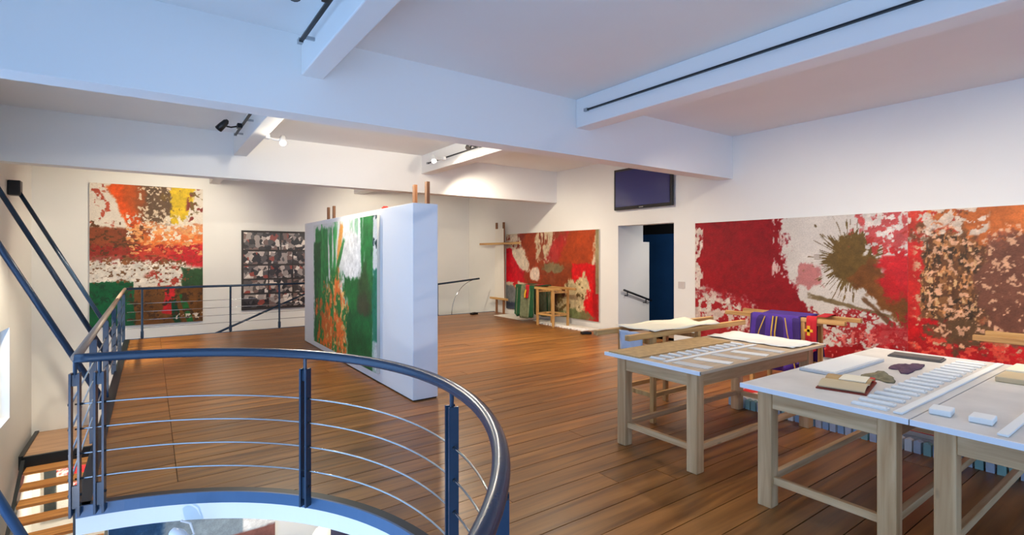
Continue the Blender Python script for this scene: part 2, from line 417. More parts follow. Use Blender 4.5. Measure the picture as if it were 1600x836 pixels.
rb = thing('back_railing', 'dark railing with thin wires along the far edge before the orange canvas', 'railing', (FX, FY, 0))
MB().tube([(FX, FY, HZ), (4.3, FY, HZ)], .024, 10).build('handrail', 'steel', rb, smooth=True, world=True)
for z in WZ: MB().tube([(FX+.03, FY+.02, z), (4.3, FY+.02, z)], .0055, 6).build('wire', 'wire', rb, smooth=True, world=True)
for x in (-.12, 1.35, 2.28, 2.87, 4.3):
    p = MB().tube([(x, FY-.0, .0), (x, FY-.0, HZ)], .019, 8).build('post', 'steel', rb, world=True)
    MB().bar((x, FY, .02), (x, FY, .14), .05, .05, (0, 1, 0)).build('foot', 'steel', p, world=True)
rc = thing('end_railing', 'short dark handrail with curved brace beyond the white display wall', 'railing', (6.4, FY, 0))
MB().tube([(5.0, FY, .72), (5.65, FY, .78), (7.35, FY, .93)], .024, 10).build('handrail', 'steel', rc, smooth=True, world=True)
MB().tube([(6.08, FY, 0), (6.08, FY, .82)], .019, 8).build('post', 'steel', rc, world=True)
cv = [(7.35-1.0*math.sin(R(90)*t)**1.4*1.0, FY+.01, .93-.93*(1-math.cos(R(90)*t))) for t in [i/16 for i in range(17)]]
cv = [(7.3-.78*(1-math.cos(R(90)*t/16))**.5 if t else 7.3, FY+.01, .91-.9*(t/16)**2.0) for t in range(17)]
cv = [(7.3-.8*math.sin(R(90)*t/16), FY+.01, .91-.91*(1-math.cos(R(90)*t/16))) for t in range(17)]
MB().tube(cv, .009, 6).build('brace', 'wire', rc, smooth=True, world=True)

# slanting tie rods from floor edge up to the left wall
RODL = ['thin dark tie rod ending at the black wall bracket, farthest of the slanting rods',
        'dark slanting tie rod second from the black wall bracket', 'dark slanting tie rod passing behind the railing corner, nearest above the floor']
for i, (y, z) in enumerate(((10.97, 2.66), (9.13, 2.78), (7.07, 2.78))):
    yt = (11.3, 9.13, 7.07)[i]
    t = thing('tie_rod', RODL[i], 'tie rod', (FX-.04, y, 0), 0, 'slanting tie rods above the stairwell')
    MB().tube([(FX-.04, y, 0.02), (XL+.10, yt, z)], .031, 10).build('rod', 'steel', t, smooth=True, world=True)
    MB().box(XL+.006, XL+.16, yt-.09, yt+.09, z-.12, z+.12).build('bracket', 'black', t, world=True, bevel=.015)
    MB().bar((FX-.04, y-.05, -.02), (FX-.04, y+.05, -.02), .05, .1).build('clevis', 'steel_dark', t, world=True)
t = thing('tie_rod', 'thick blue grey rod crossing the bottom left corner below the stairs', 'tie rod', (-.98, 6.8, -1.3), 0, 'slanting tie rods above the stairwell')
MB().tube([(XL+.02, 6.8, .87), (-.78, 6.8, -1.72)], .042, 12).build('rod', 'band', t, smooth=True, world=True)

# ------------------------------------------------------------------ display wall
PX0, PX1, PY0, PY1, PZ = 2.32, 2.62, 5.12, 9.85, 2.157
dw = thing('display_wall', 'free standing white display wall holding the green canvas', 'partition', ((PX0+PX1)/2, (PY0+PY1)/2, 0))
box(PX0, PX1, PY0, PY1, .012, PZ).build('panel', 'partition', dw, world=True, bevel=.006)
box(PX0+.012, PX1-.012, PY0+.012, PY1-.012, .001, .012).build('plinth', 'steel_dark', dw, world=True)

# ------------------------------------------------------------------ paintings
def vnoise(x, y, seed):
    rng = np.random.RandomState(seed); T = rng.rand(128, 128)
    xi = np.floor(x).astype(int); yi = np.floor(y).astype(int); fx = x-xi; fy = y-yi
    fx = fx*fx*(3-2*fx); fy = fy*fy*(3-2*fy); g = lambda a, b: T[a % 128, b % 128]
    return (g(xi,yi)*(1-fx)+g(xi+1,yi)*fx)*(1-fy)+(g(xi,yi+1)*(1-fx)+g(xi+1,yi+1)*fx)*fy
def fbm(x, y, seed, o=5):
    s = 0; a = 1; t = 0
    for i in range(o): s = s+a*vnoise(x*2**i, y*2**i, seed+i*17); t += a; a *= .58
    return s/t
def ss(a, b, x): t = np.clip((x-a)/(b-a), 0, 1); return t*t*(3-2*t)
class Paint:
    def __init__(s, w, h, base, seed, res):
        s.nx, s.ny = int(w*res), int(h*res)
        s.u, s.v = np.meshgrid(np.linspace(0, 1, s.nx+1), np.linspace(0, 1, s.ny+1)); s.w, s.h = w, h
        s.X, s.Y = s.u*w, s.v*h; s.seed = seed; s.k = 0
        n = s.n(3, 3); s.c = np.ones(s.u.shape+(3,))*np.array(base)/255.; s.c *= (.93+.14*n)[..., None]
    def n(s, fx, fy, o=5): s.k += 1; return fbm(s.X*fx+11.3*s.k, s.Y*fy+5.7*s.k, s.seed+s.k*101, o)
    def lay(s, m, col, var=.25, f=(4, 4)):
        cc = np.array(col)/255.*((1-var/2+var*s.n(*f))*(.86+.28*s.n(17, 17, 3)))[..., None]; m = np.clip(m, 0, 1)[..., None]; s.c = s.c*(1-m)+cc*m; return s
    def ell(s, cx, cy, rx, ry, rot=0):
        a, b = s.u-cx, s.v-cy; c, d = math.cos(R(rot)), math.sin(R(rot)); p, q = a*c+b*d, -a*d+b*c
        return 1-np.sqrt((p/rx)**2+(q/ry)**2)
    def rect(s, x0, x1, y0, y1, soft=.12):
        return np.minimum(np.minimum(s.u-x0, x1-s.u)/soft, np.minimum(s.v-y0, y1-s.v)/soft)
    def band(s, p, q, w0, w1):            # stroke from p to q with widths (fractions of width)
        dx, dy = (q[0]-p[0])*s.w, (q[1]-p[1])*s.h; L = math.hypot(dx, dy)
        t = ((s.X-p[0]*s.w)*dx+(s.Y-p[1]*s.h)*dy)/L/L; dd = np.abs(-(s.X-p[0]*s.w)*dy+(s.Y-p[1]*s.h)*dx)/L
        w = (w0+(w1-w0)*np.clip(t, 0, 1))*s.w/2; return np.minimum(1-dd/w, np.minimum(t+.05, 1.05-t)*8)
    def blob(s, sd, col, amp=.5, f=(3, 3), edge=.08, op=1, var=.25):
        return s.lay(op*ss(-edge, edge, sd+amp*2*(s.n(*f)-.5)+.7*amp*(s.n(26, 26, 3)-.5)), col, var)
    def splash(s, cx, cy, r, col, spikes=40, asp=1, amp=.8, edge=.06):
        dx, dy = (s.u-cx)*s.w, (s.v-cy)*s.h*asp; th = np.arctan2(dy, dx); rr = np.hypot(dx, dy)/(r*s.w); s.k += 1
        k = vnoise((th+4)*spikes/6.28, rr*2.2+3, s.seed+s.k)**3*amp*1.5+.35*vnoise((th+4)*4, rr*0, s.seed+s.k+5)+.7*(s.n(9, 9)-.5)
        return s.lay(ss(-edge, edge, .45+k-rr), col)
    def speck(s, col, f, th, region=None, edge=.03, fy=None):
        m = ss(th-edge, th+edge, s.n(f, fy or f, 4)); return s.lay(m*(1 if region is None else ss(-.15, .15, region)), col, .2)
def canvas(name, label, P, loc, rz, thick=.04, group=None):
    """canvas on stretcher: local x = width, local z = height, faces local -y, origin bottom centre"""
    t = thing(name, label, 'painting', loc, rz, group)
    w, h, nx, ny = P.w, P.h, P.nx, P.ny
    vs = np.stack([P.X-w/2, np.full(P.X.shape, -thick), P.Y], -1).reshape(-1, 3)
    idx = np.arange((nx+1)*(ny+1)).reshape(ny+1, nx+1)
    fs = np.stack([idx[:-1,:-1], idx[:-1,1:], idx[1:,1:], idx[1:,:-1]], -1).reshape(-1, 4)
    me = bpy.data.meshes.new('canvas'); me.from_pydata(vs.tolist(), [], fs.tolist())
    at = me.color_attributes.new('Col', 'FLOAT_COLOR', 'POINT')
    c = np.clip(P.c, 0, 1); c = np.where(c <= .04045, c/12.92, ((c+.055)/1.055)**2.4).reshape(-1, 3)
    at.data.foreach_set('color', np.c_[c, np.ones(len(c))].astype(np.float32).ravel())
    me.materials.append(M['paint']); me.update(); o = bpy.data.objects.new('canvas', me); COL.objects.link(o); o.parent = t
    b = .05
    for q in ((-w/2, w/2, -thick+.001, -.001, 0, b), (-w/2, w/2, -thick+.001, -.001, h-b, h), (-w/2, -w/2+b, -thick+.001, -.001, b, h-b), (w/2-b, w/2, -thick+.001, -.001, b, h-b)):
        box(*q).build('stretcher_bar', 'canvas_edge', t)
    return t

# orange, brown, yellow and green canvas on the back wall
p = Paint(1.95, 2.93, (226,214,198), 3, 105)
p.speck((196,120,96), 6, .62, p.ell(.06, .95, .12, .1))
p.blob(p.band((.27, 1.0), (.48, .63), .28, .20), (224,84,22), .25, (5, 5), .12, var=.35)
p.blob(p.ell(.58, .93, .21, .21), (92,66,44), .3, (6, 6), .15, .95)
p.blob(p.ell(.38, .93, .09, .16, 15), (170,80,32), .5, (6, 6), .3, .7)
p.blob(p.band((.82, 1.02), (.76, .74), .24, .14), (214,178,22), .35, (6, 6), .12)
p.speck((112,84,36), 9, .60, p.ell(.8, .9, .2, .12))
p.blob(p.rect(.42, 1.02, .62, .73, .06), (208,116,60), .9, (6, 9), .3, .8)
p.speck((232,214,188), 8, .56, p.ell(.75, .72, .35, .06))
p.speck((136,52,40), 9, .60, p.ell(.94, .85, .1, .15))
p.blob(p.rect(-.2, .52, .50, .70, .06), (136,62,30), .55, (4, 10), .3, .95, .5)
p.blob(p.rect(.40, 1.2, .49, .66, .06), (224,112,44), .6, (3, 9), .35, .95, .3)
p.blob(p.rect(-.2, .5, .46, .56, .05), (150,44,34), .9, (8, 8), .3, .75, .5)
p.blob(p.rect(.36, 1.2, .47, .56, .05), (200,58,40), .7, (6, 9), .35, .85)
p.blob(p.ell(1.0, .50, .30, .085), (208,34,40), .35, (5, 5), .2)
p.blob(p.rect(-.2, .84, .30, .455, .04), (228,218,204), .5, (6, 10), .15)
p.speck((142,88,50), 11, .58, p.rect(-.1, .85, .43, .49, .03))
p.speck((176,64,48), 12, .60, p.ell(.72, .34, .25, .08))
p.blob(p.rect(.80, 1.2, .25, .40, .05), (38,74,38), .45, (5, 6), .2, .95, .4)
p.blob(p.rect(.3, 1.2, -.2, .27, .04), (112,70,28), .4, (5, 8), .12, 1, .35)
p.blob(p.rect(-.3, .37, -.3, .315, .05), (14,92,50), .5, (4, 5), .08, 1, .35)
p.blob(p.band((.70, .26), (.66, .08), .10, .08), (208,36,40), .4, (7, 7), .2)
p.blob(p.band((.72, .16), (.76, 0), .05, .07), (18,66,40), .4, (7, 7), .2)
p.blob(p.band((.80, .2), (.88, 0), .05, .06), (34,104,46), .4, (7, 7), .2)
p.speck((222,206,190), 10, .66, p.rect(.66, 1.0, -.1, .07, .04))
p.speck((226,212,190), 15, .60, p.rect(.3, 1.1, .60, .80, .06)); p.speck((96,60,32), 14, .58, p.rect(-.1, .45, .48, .74, .05), fy=18)
p.speck((232,160,96), 13, .60, p.rect(.3, 1.0, .5, .72, .06), fy=20); p.speck((150,40,30), 16, .60, p.rect(-.1, 1.1, .44, .58, .05), fy=20)
p.speck((214,190,160), 17, .62, p.rect(.4, .7, .72, 1.0, .06)); p.speck((120,80,44), 18, .62, p.rect(-.1, .9, .30, .5, .06), fy=24)
p.speck((70,46,24), 14, .60, p.rect(.3, 1.1, -.1, .28, .05)); p.speck((20,70,40), 12, .60, p.rect(-.1, .36, -.1, .3, .05)); p.speck((188,84,60), 12, .62, p.rect(-.1, .2, .7, 1.1, .06))
canvas('abstract_painting', 'tall orange, yellow, white and green abstract canvas on the back wall', p, ((-.99+.96)/2, YB-.005, .11), 0)

# green canvas on the display wall
p = Paint(2.98, 1.96, (226,228,224), 11, 85)
p.blob(p.rect(.03, .42, -.2, .97, .08), (34,140,66), .5, (6, 1.2), .2, .95, .6)
p.blob(p.rect(.02, .15, -.2, .85, .05), (18,88,46), .8, (5, 1.5), .3, .9, .5)
p.speck((70,170,90), 10, .58, p.rect(.15, .45, .1, 1.1, .1), fy=1.2)
p.speck((226,232,222), 10, .57, p.rect(.26, .5, .42, 1.1, .1), fy=1.3)
p.blob(p.band((.52, .95), (.42, .5), .05, .04), (226,150,62), .8, (8, 3), .3, .9)
p.blob(p.rect(.55, .80, .55, 1.2, .06), (232,232,230), .4, (5, 3), .15)
p.blob(p.band((.56, .86), (.43, .6), .04, .03), (40,128,58), .7, (8, 3), .3, .9)
p.blob(p.rect(.79, .95, -.2, 1.2, .05), (36,128,60), .6, (7, 1.4), .2, 1, .5)
p.speck((150,190,160), 14, .60, p.rect(.6, .85, .7, 1.1, .08), fy=2)
p.blob(p.ell(.68, .72, .12, .24), (234,234,232), .35, (5, 3), .12)
p.blob(p.rect(.58, .98, -.4, .58, .12), (28,114,54), .5, (5, 3), .1, 1, .5)
p.blob(p.ell(.84, .48, .09, .2), (58,82,44), .5, (6, 4), .3, .85, .6)
p.blob(p.ell(.83, .40, .07, .12), (72,60,48), .6, (7, 4), .35, .6, .5)
p.blob(p.rect(.38, .62, -.3, .42, .06), (206,214,190), .9, (7, 2), .3, .6)
p.blob(p.ell(.36, .14, .28, .34), (228,108,36), .8, (8, 5), .15, .95, .45)
p.blob(p.ell(.47, .40, .07, .22), (232,114,42), .8, (8, 5), .2, .95, .4)
p.speck((40,126,58), 9, .54, p.ell(.32, .26, .34, .4), fy=5)
p.speck((230,180,110), 12, .62, p.ell(.42, .25, .2, .35))
p.blob(p.rect(.60, .94, -.3, .34, .08), (20,98,48), .7, (6, 2.4), .15, 1, .55)
p.speck((14,60,62), 8, .60, p.rect(.93, 1.02, .3, 1, .03))
p.blob(p.rect(.95, 1.2, -.2, .40, .03), (206,214,216), .8, (6, 2), .25, .8)
p.blob(p.rect(.95, 1.02, .2, .66, .03), (16,120,92), .9, (8, 4), .25, .9)
canvas('abstract_painting', 'green, white and orange abstract canvas on the free standing white wall', p, (PX0-.002, (6.08+9.06)/2, .125), R(-90))

# red canvas beside the doorway
p = Paint(3.47, 1.98, (214,196,168), 23, 70)
p.blob(p.rect(-.2, .3, .36, .82, .1), (206,16,36), .4, (3, 3), .1)
p.blob(p.band((.28, 1.1), (.40, .3), .22, .30), (150,54,24), .3, (4, 3), .12, 1, .35)
p.blob(p.ell(.17, .74, .075, .26, 22), (222,206,184), .35, (6, 5), .12)
p.speck((150,56,40), 7, .58, p.ell(.1, .92, .16, .12))
p.blob(p.ell(.46, .84, .09, .22, 0), (204,182,150), .5, (6, 4), .15)
p.speck((140,64,40), 7, .54, p.rect(.4, .75, .65, 1.1, .1), fy=3)
p.blob(p.ell(.60, .72, .10, .28, -14), (170,36,36), .6, (6, 4), .2, .9)
p.blob(p.band((.88, 1.1), (.72, .3), .24, .34), (164,62,22), .3, (4, 3), .12, 1, .3)
p.blob(p.rect(.42, .8, .3, .62, .1), (140,62,30), .6, (5, 5), .2, .9, .4)
p.blob(p.ell(.55, .57, .1, .06), (128,118,84), .7, (7, 7), .2, .9)
p.blob(p.rect(.76, 1.0, -.3, .62, .14), (210,16,24), .25, (3, 2), .08, 1, .2)
p.blob(p.ell(.98, .22, .03, .4), (150,14,20), .5, (3, 3), .3, .7)
p.blob(p.rect(.97, 1.1, .3, 1.2, .02), (140,128,92), .4, (5, 3), .3, .9)
p.blob(p.ell(.36, .48, .055, .09), (232,206,186), .3, (6, 6), .15)
p.blob(p.rect(.50, .74, -.2, .32, .1), (74,40,26), .6, (5, 4), .2, 1, .5)
p.blob(p.ell(.76, .2, .12, .3, -16), (198,178,136), .5, (7, 4), .12, 1, .4)
p.speck((104,82,46), 8, .55, p.ell(.74, .18, .14, .25, -16))
p.blob(p.ell(.8, .03, .15, .07), (112,122,76), .6, (7, 6), .2, .9)
p.blob(p.rect(-.1, .16, .04, .32, .05), (120,124,128), .5, (5, 5), .25, .95, .4)
p.blob(p.rect(-.1, .2, -.1, .1, .05), (52,62,84), .5, (5, 5), .25, .9, .4)
p.blob(p.band((.12, .36), (.18, .2), .06, .03), (206,30,36), .4, (7, 7), .2)
canvas('abstract_painting', 'red and rust brown abstract canvas on the right wall beyond the doorway', p, (XR-.002, (7.8+11.27)/2, .15), R(-90))

# deep red canvas with olive splash
p = Paint(3.08, 2.0, (216,206,194), 37, 110)
edge = .50+.08*ss(.75, .3, p.v)+.10*ss(.42, .2, p.v)
p.blob((edge-p.u)/.06, (142,8,22), .9, (5, 3), .12, 1, .22)
p.speck((216,198,184), 16, .53, p.rect(-.05, .05, .42, .96, .035), fy=8)
p.speck((206,170,160), 22, .60, p.rect(.44, .52, .55, 1.05, .04), fy=7)
arch = p.ell(.10, .16, .24, .24)
p.blob(arch, (204,184,170), .5, (7, 7), .15, .95)
p.speck((166,26,34), 8, .48, p.ell(.10, .18, .25, .26))
p.speck((214,200,186), 15, .58, p.ell(.10, .2, .22, .2))
p.blob(p.rect(-.1, .25, -.2, .12, .06), (162,24,30), .9, (8, 8), .2, .9, .4)
p.blob(p.rect(.56, .68, .50, .66, .05), (176,66,66), 1.2, (12, 4), .25, .6)
p.splash(.80, .68, .125, (116,92,46), 230, 1.0, .8); p.splash(.78, .70, .12, (104,80,38), 170, 1.1, .8)
p.blob(p.ell(.81, .68, .085, .17), (108,82,36), .5, (8, 8), .12)
p.blob(p.band((.83, .62), (1.02, .33), .13, .10), (126,76,32), .5, (8, 8), .15, 1, .4)
p.blob(p.ell(.97, .60, .07, .17), (204,28,34), .6, (8, 8), .25, .95)
p.blob(p.ell(.93, .90, .09, .16), (190,50,50), 1.1, (14, 6), .15, .8)
p.speck((222,210,198), 14, .56, p.rect(.84, 1.02, .72, 1.1, .06))
p.blob(p.band((.64, .42), (.92, .33), .02, .012), (118,96,60), .9, (9, 9), .35, .9)
p.blob(p.band((.84, .43), (.95, .27), .018, .018), (104,70,40), .9, (9, 9), .35, .9)
for q in range(3):
    m = p.n(4.5, 4.5); p.lay(ss(.045, .012, np.abs(m-.5))*ss(-.1, .2, p.rect(.62, 1.02, .10, .36, .06)), (168,34,38))
p.blob(p.rect(.4, 1.1, -.3, .10, .08)+.30*ss(.85, .55, p.u), (166,14,22), .9, (7, 6), .15, 1, .4)
p.blob(p.ell(.95, .2, .08, .08), (180,36,40), .9, (9, 9), .2, .85)
p.blob(p.rect(.2, 1.1, -.3, .06, .05), (160,12,20), .6, (6, 6), .15, 1, .4)
p.speck((220,110,102), 20, .62, p.rect(.55, 1.05, -.1, .22, .08))
canvas('abstract_painting', 'deep red abstract canvas with an olive brown splash on the right wall', p, (XR-.002, 2.362+1.54, .14), R(-90))

# brown and red canvas next to it
p = Paint(3.06, 2.0, (196,104,70), 53, 105)
p.blob(p.rect(-.2, .16, .5, 1.2, .08), (204,56,42), 1.0, (9, 9), .25, .9, .5)
p.speck((224,206,190), 12, .54, p.rect(-.1, .14, .70, 1.1, .06))
p.blob(p.ell(.14, .52, .12, .42), (104,70,42), .8, (9, 7), .25, .95, .6)
for q, (c_, t_) in enumerate((((206,140,86), .60), ((150,100,58), .56), ((226,176,120), .66), ((70,52,34), .60))):
    m = p.n(22, 13, 3); p.lay(ss(t_, t_+.05, m)*ss(-.1, .25, p.ell(.14, .5, .14, .42)), c_)
p.blob(p.rect(-.2, .045, -.2, .8, .03), (210,38,34), .9, (10, 9), .2, .9, .4)
p.blob(p.ell(.36, .56, .15, .36), (122,76,56), .4, (6, 6), .15, 1, .25)
p.blob(p.ell(.27, .95, .15, .12), (212,114,54), .9, (10, 8), .2, .95, .4)
p.speck((224,200,176), 14, .58, p.rect(.03, .25, .84, 1.1, .05))
p.blob(p.rect(-.2, .13, -.3, .32, .07), (202,26,28), .8, (8, 8), .15, 1, .4)
p.blob(p.rect(-.2, 1.2, -.3, .2, .08), (196,28,30), .7, (8, 8), .15, 1, .4)
p.blob(p.ell(.16, .26, .08, .1), (96,70,44), 1.0, (12, 12), .2, .9, .5)
p.speck((226,170,130), 20, .62, p.rect(.02, .4, .15, .9, .1))
p.speck((230,80,60), 16, .60, p.rect(-.1, 1.1, -.1, .22, .06))
p.blob(p.ell(.7, .6, .25, .4), (150,40,36), .5, (5, 5), .12)
canvas('abstract_painting', 'brown and red mottled abstract canvas nearest the camera on the right wall', p, (XR-.002, 2.361-1.53, .14), R(-90))

# canvases downstairs seen through the round opening
p = Paint(2.0, 1.8, (120,146,168), 67, 40)
p.blob(p.ell(.2, .85, .5, .35), (24,62,104), .4, (3, 3), .2, .9)
p.blob(p.rect(.3, .8, .2, .7, .1), (150,160,166), .5, (3, 3), .2, .8)
p.blob(p.rect(.78, 1.1, .36, .62, .02), (232,230,226), .1, (3, 3), .1)
p.blob(p.rect(.66, 1.1, -.3, .36, .03), (134,88,80), .2, (4, 4), .1)
canvas('abstract_painting', 'blue, grey and brown canvas seen through the round opening downstairs', p, (.56, 8.495, -3.15), 0)
p = Paint(1.3, 1.5, (226,222,218), 71, 40)
p.blob(p.ell(.5, .6, .3, .2), (150,24,30), .6, (4, 4), .12)
p.blob(p.rect(-.2, .14, -.2, 1.2, .04), (52,58,60), .2, (4, 4), .1)
p.blob(p.ell(.62, .9, .3, .1), (120,60,70), .6, (4, 4), .12)
canvas('abstract_painting', 'white canvas with dark red marks seen between the stair treads', p, (-1.02, YB-.005, -3.55), 0)

# framed sheet of photographs on the back wall
cx0, cx1, cz0, cz1 = 1.73, 3.42, .29, 2.15
ph = thing('photo_collage', 'dark framed grid of small photographs on the back wall', 'picture', ((cx0+cx1)/2, YB-.005, cz0))
box(cx0, cx1, YB-.03, YB-.004, cz0, cz1).build('backing', 'frame_dark', ph, world=True)
rows = [(.43, 2), (.325, 3), (.325, 3), (.325, 3), (.325, 3)]
z = cz1-.03
for hgt, n in rows:
    w = (cx1-cx0-.06)/n
    for i in range(n):
        x = cx0+.03+w*(i+.5)
        o = box(-w/2+.014, w/2-.014, -.004, 0, -hgt/2+.014, hgt/2-.014).build('photograph', 'photo_print', ph)
        o.location = Vector((x, YB-.031, z-hgt/2))-ph.location
    z -= hgt+.014
t = .03
for q in ((cx0-.0, cx1, cz0, cz0+.025), (cx0, cx1, cz1-.025, cz1), (cx0, cx0+.025, cz0+.025, cz1-.025), (cx1-.025, cx1, cz0+.025, cz1-.025)):
    box(q[0], q[1], YB-.045, YB-.03, q[2], q[3]).build('frame_bar', 'frame_dark', ph, world=True)

# television
ty0, ty1, tz0, tz1 = 5.89, 7.31, 2.49, 3.31
tv = thing('television', 'black flat television on the wall above the doorway', 'television', (XR-.05, (ty0+ty1)/2, tz0))
box(XR-.10, XR-.04, ty0, ty1, tz0, tz1).build('housing', 'black', tv, world=True, bevel=.008)
box(XR-.104, XR-.10, ty0+.045, ty1-.045, tz0+.06, tz1-.045).build('screen', 'screen', tv, world=True)
box(XR-.04, XR-.001, 6.3, 6.9, 2.7, 3.1).build('wall_mount', 'steel_dark', tv, world=True)
box(XR-.106, XR-.10, 6.55, 6.65, tz0+.015, tz0+.03).build('badge', 'wire', tv, world=True)
o = box(XR-.012, XR-.001, 5.68, 5.82, .98, 1.1).build('wall_label', 'label', bevel=.002); tag(o, 'small pale plate on the wall between doorway and red canvas', 'sign')

# ------------------------------------------------------------------ tables
def table(label, x0, x1, y0, y1, ztop, m_top, group):
    t = thing('work_table', label, 'table', ((x0+x1)/2, (y0+y1)/2, 0), 0, group); L = .088
    box(x0, x1, y0, y1, ztop-.025, ztop).build('tabletop', m_top, t, world=True, bevel=.003)
    for (a, b_, c, d) in ((x0, x0+.012, y0, y1), (x1-.012, x1, y0, y1)):
        box(a-.001, b_+.001, c, d, ztop-.027, ztop+.001).build('edge_strip', 'white_edge', t, world=True)
    ix, iy = .075, .075; zt = ztop-.027
    lx = (x0+ix, x1-ix-L); ly = (y0+iy, y1-iy-L)
    for x in lx:
        for y in ly: box(x, x+L, y, y+L, .0005, zt).build('leg', 'pine', t, world=True, bevel=.005)
    for x in (lx[0]+.01, lx[1]+L-.035): box(x, x+.025, ly[0]+L, ly[1], zt-.115, zt).build('apron', 'pine_y', t, world=True, bevel=.003)
    for y in (ly[0]+.01, ly[1]+L-.035): box(lx[0]+L, lx[1], y, y+.025, zt-.115, zt).build('apron', 'pine_x', t, world=True, bevel=.003)
    for x in lx: box(x+.025, x+.06, ly[0]+L, ly[1], .15, .195).build('stretcher', 'pine_y', t, world=True, bevel=.003)
    for y in ly: box(lx[0]+L, lx[1], y+.025, y+.06, .15, .195).build('stretcher', 'pine_x', t, world=True, bevel=.003)
    return t
ZT = .77
AX0, AX1, AY0, AY1 = 3.15, 5.08, 2.16, 3.08
BX0, BX1, BY0, BY1 = 3.10, 5.25, .935, 1.83
CY0, CY1 = .02, .93
table('pine work table with a brown board top and tissue rows, left of the white tables', AX0, AX1, AY0, AY1, ZT, 'table_board', 'pine work tables')
table('pine work table with grey white top carrying an open book, nearest whole table', BX0, BX1, BY0, BY1, ZT, 'table_top', 'pine work tables')
table('pine work table cut off by the right edge, with small boxes on it', BX0, BX1, CY0, CY1, ZT, 'table_top', 'pine work tables')

# tissue packs: small folded white packets with a flap
def tissue_mesh(l, w, h):
    b = MB(); b.box(-l/2, l/2, -w/2, w/2, 0, h*.55)
    b.add([(-l/2+.006,-w/2+.004,h*.55),(l/2-.006,-w/2+.004,h*.55),(l/2-.006,w/2-.012,h),(-l/2+.006,w/2-.012,h),(-l/2+.006,w/2-.004,h*.55),(l/2-.006,w/2-.004,h*.55)],
          [(0,1,2,3),(3,2,5,4),(0,3,4),(1,5,2),(0,4,5,1)])
    return b
_proto = {}
def tissue(kind, loc, rz, label, group, l=.17, w=.05, h=.022, m='paper'):
    if kind not in _proto:
        o = tissue_mesh(l, w, h).build('tissue_packet', m); _proto[kind] = o
    else:
        o = _proto[kind].copy(); COL.objects.link(o)
    o.location = loc; o.rotation_euler = (0, 0, rz); tag(o, label, 'tissue', group); return o
ORD = 'first second third fourth fifth sixth seventh eighth ninth tenth eleventh twelfth thirteenth fourteenth fifteenth sixteenth seventeenth'.split()
jit = lambda a: random.uniform(-a, a)
# table B: row along its right edge and runner strip
for i in range(17):
    tissue('b', (3.19+i*.116, 1.14+jit(.006), ZT+.0005), R(90)+jit(.05), f'white folded tissue packet, {ORD[i]} from the near end of the row beside the open book', 'tissue packets in a row on the white table', .17, .042, .018)
for (y, lab) in ((1.0, 'long white runner strip lying along the seam of the two white tables'), (.60, 'long white runner strip between small boxes and tissue row on the right table')):
    t = box(3.16, 5.2, y-.02, y+.02, ZT+.0005, ZT+.012).build('runner_strip', 'paper', bevel=.003); tag(t, lab, 'paper strip')
for i in range(17):
    tissue('c', (3.19+i*.116, .43+jit(.006), ZT+.0005), R(90)+jit(.05), f'white folded tissue packet, {ORD[i]} from the near end, on the table cut off at right', 'tissue packets in a row on the cut off table', .2, .042, .018)
o = box(-.06, .06, -.045, .045, 0, .03).build('card_box', 'paper', bevel=.006); o.location = (3.36, .87, ZT+.0005); o.rotation_euler = (0,0,.1); tag(o, 'small white box near the table seam, left of its twin', 'box', 'small white boxes')
o = box(-.06, .06, -.045, .045, 0, .03).build('card_box', 'paper', bevel=.006); o.location = (3.36, .71, ZT+.0005); o.rotation_euler = (0,0,.05); tag(o, 'small white box right of its twin beside the runner strip', 'box', 'small white boxes')
o = box(-.13, .13, -.09, .09, 0, .035).build('card_box', 'beige_box', bevel=.006); o.location = (4.62, .80, ZT+.0005); tag(o, 'beige box lying flat on the right table', 'box', 'beige boxes')
o = box(-.16, .16, -.12, .12, 0, .03).build('card_box', 'cream_sheet', bevel=.006); o.location = (5.02, .79, ZT+.0005); tag(o, 'pale yellow box at the far end of the right table', 'box', 'beige boxes')
# flat tray, open book, dark flat case, crumpled cloths
t = thing('paper_block', 'flat white paper block on the far left of the white table', 'paper', (4.2, 1.665, ZT+.0005))
box(-.42, .42, -.12, .12, 0, .022).build('block', 'paper_grey', t, bevel=.004); box(-.40, .40, -.105, .105, .022, .025).build('top_sheet', 'paper', t)
t = thing('open_book', 'open old book with tan pages and red edge on the white table', 'book', (3.58, 1.40, ZT+.0005), R(12))
box(-.2, .2, -.13, .13, 0, .008).build('cover', 'brown_red', t)
for s in (-1, 1):
    pg = MB(); pts = []
    for j in range(2): pts.append([(s*.19*k/6, (-.12, .12)[j], .012+.026*math.sin(math.pi*(.15+.8*k/6))) for k in range(7)])
    pg.grid(pts).build('page_block', 'tan' if s > 0 else 'beige_box', t, solid=.008)
box(-.02, .16, -.10, .04, .036, .042).build('loose_page', 'cream_sheet', t); box(.17, .22, -.12, .02, .006, .03).build('red_strip', 'red_box', t)
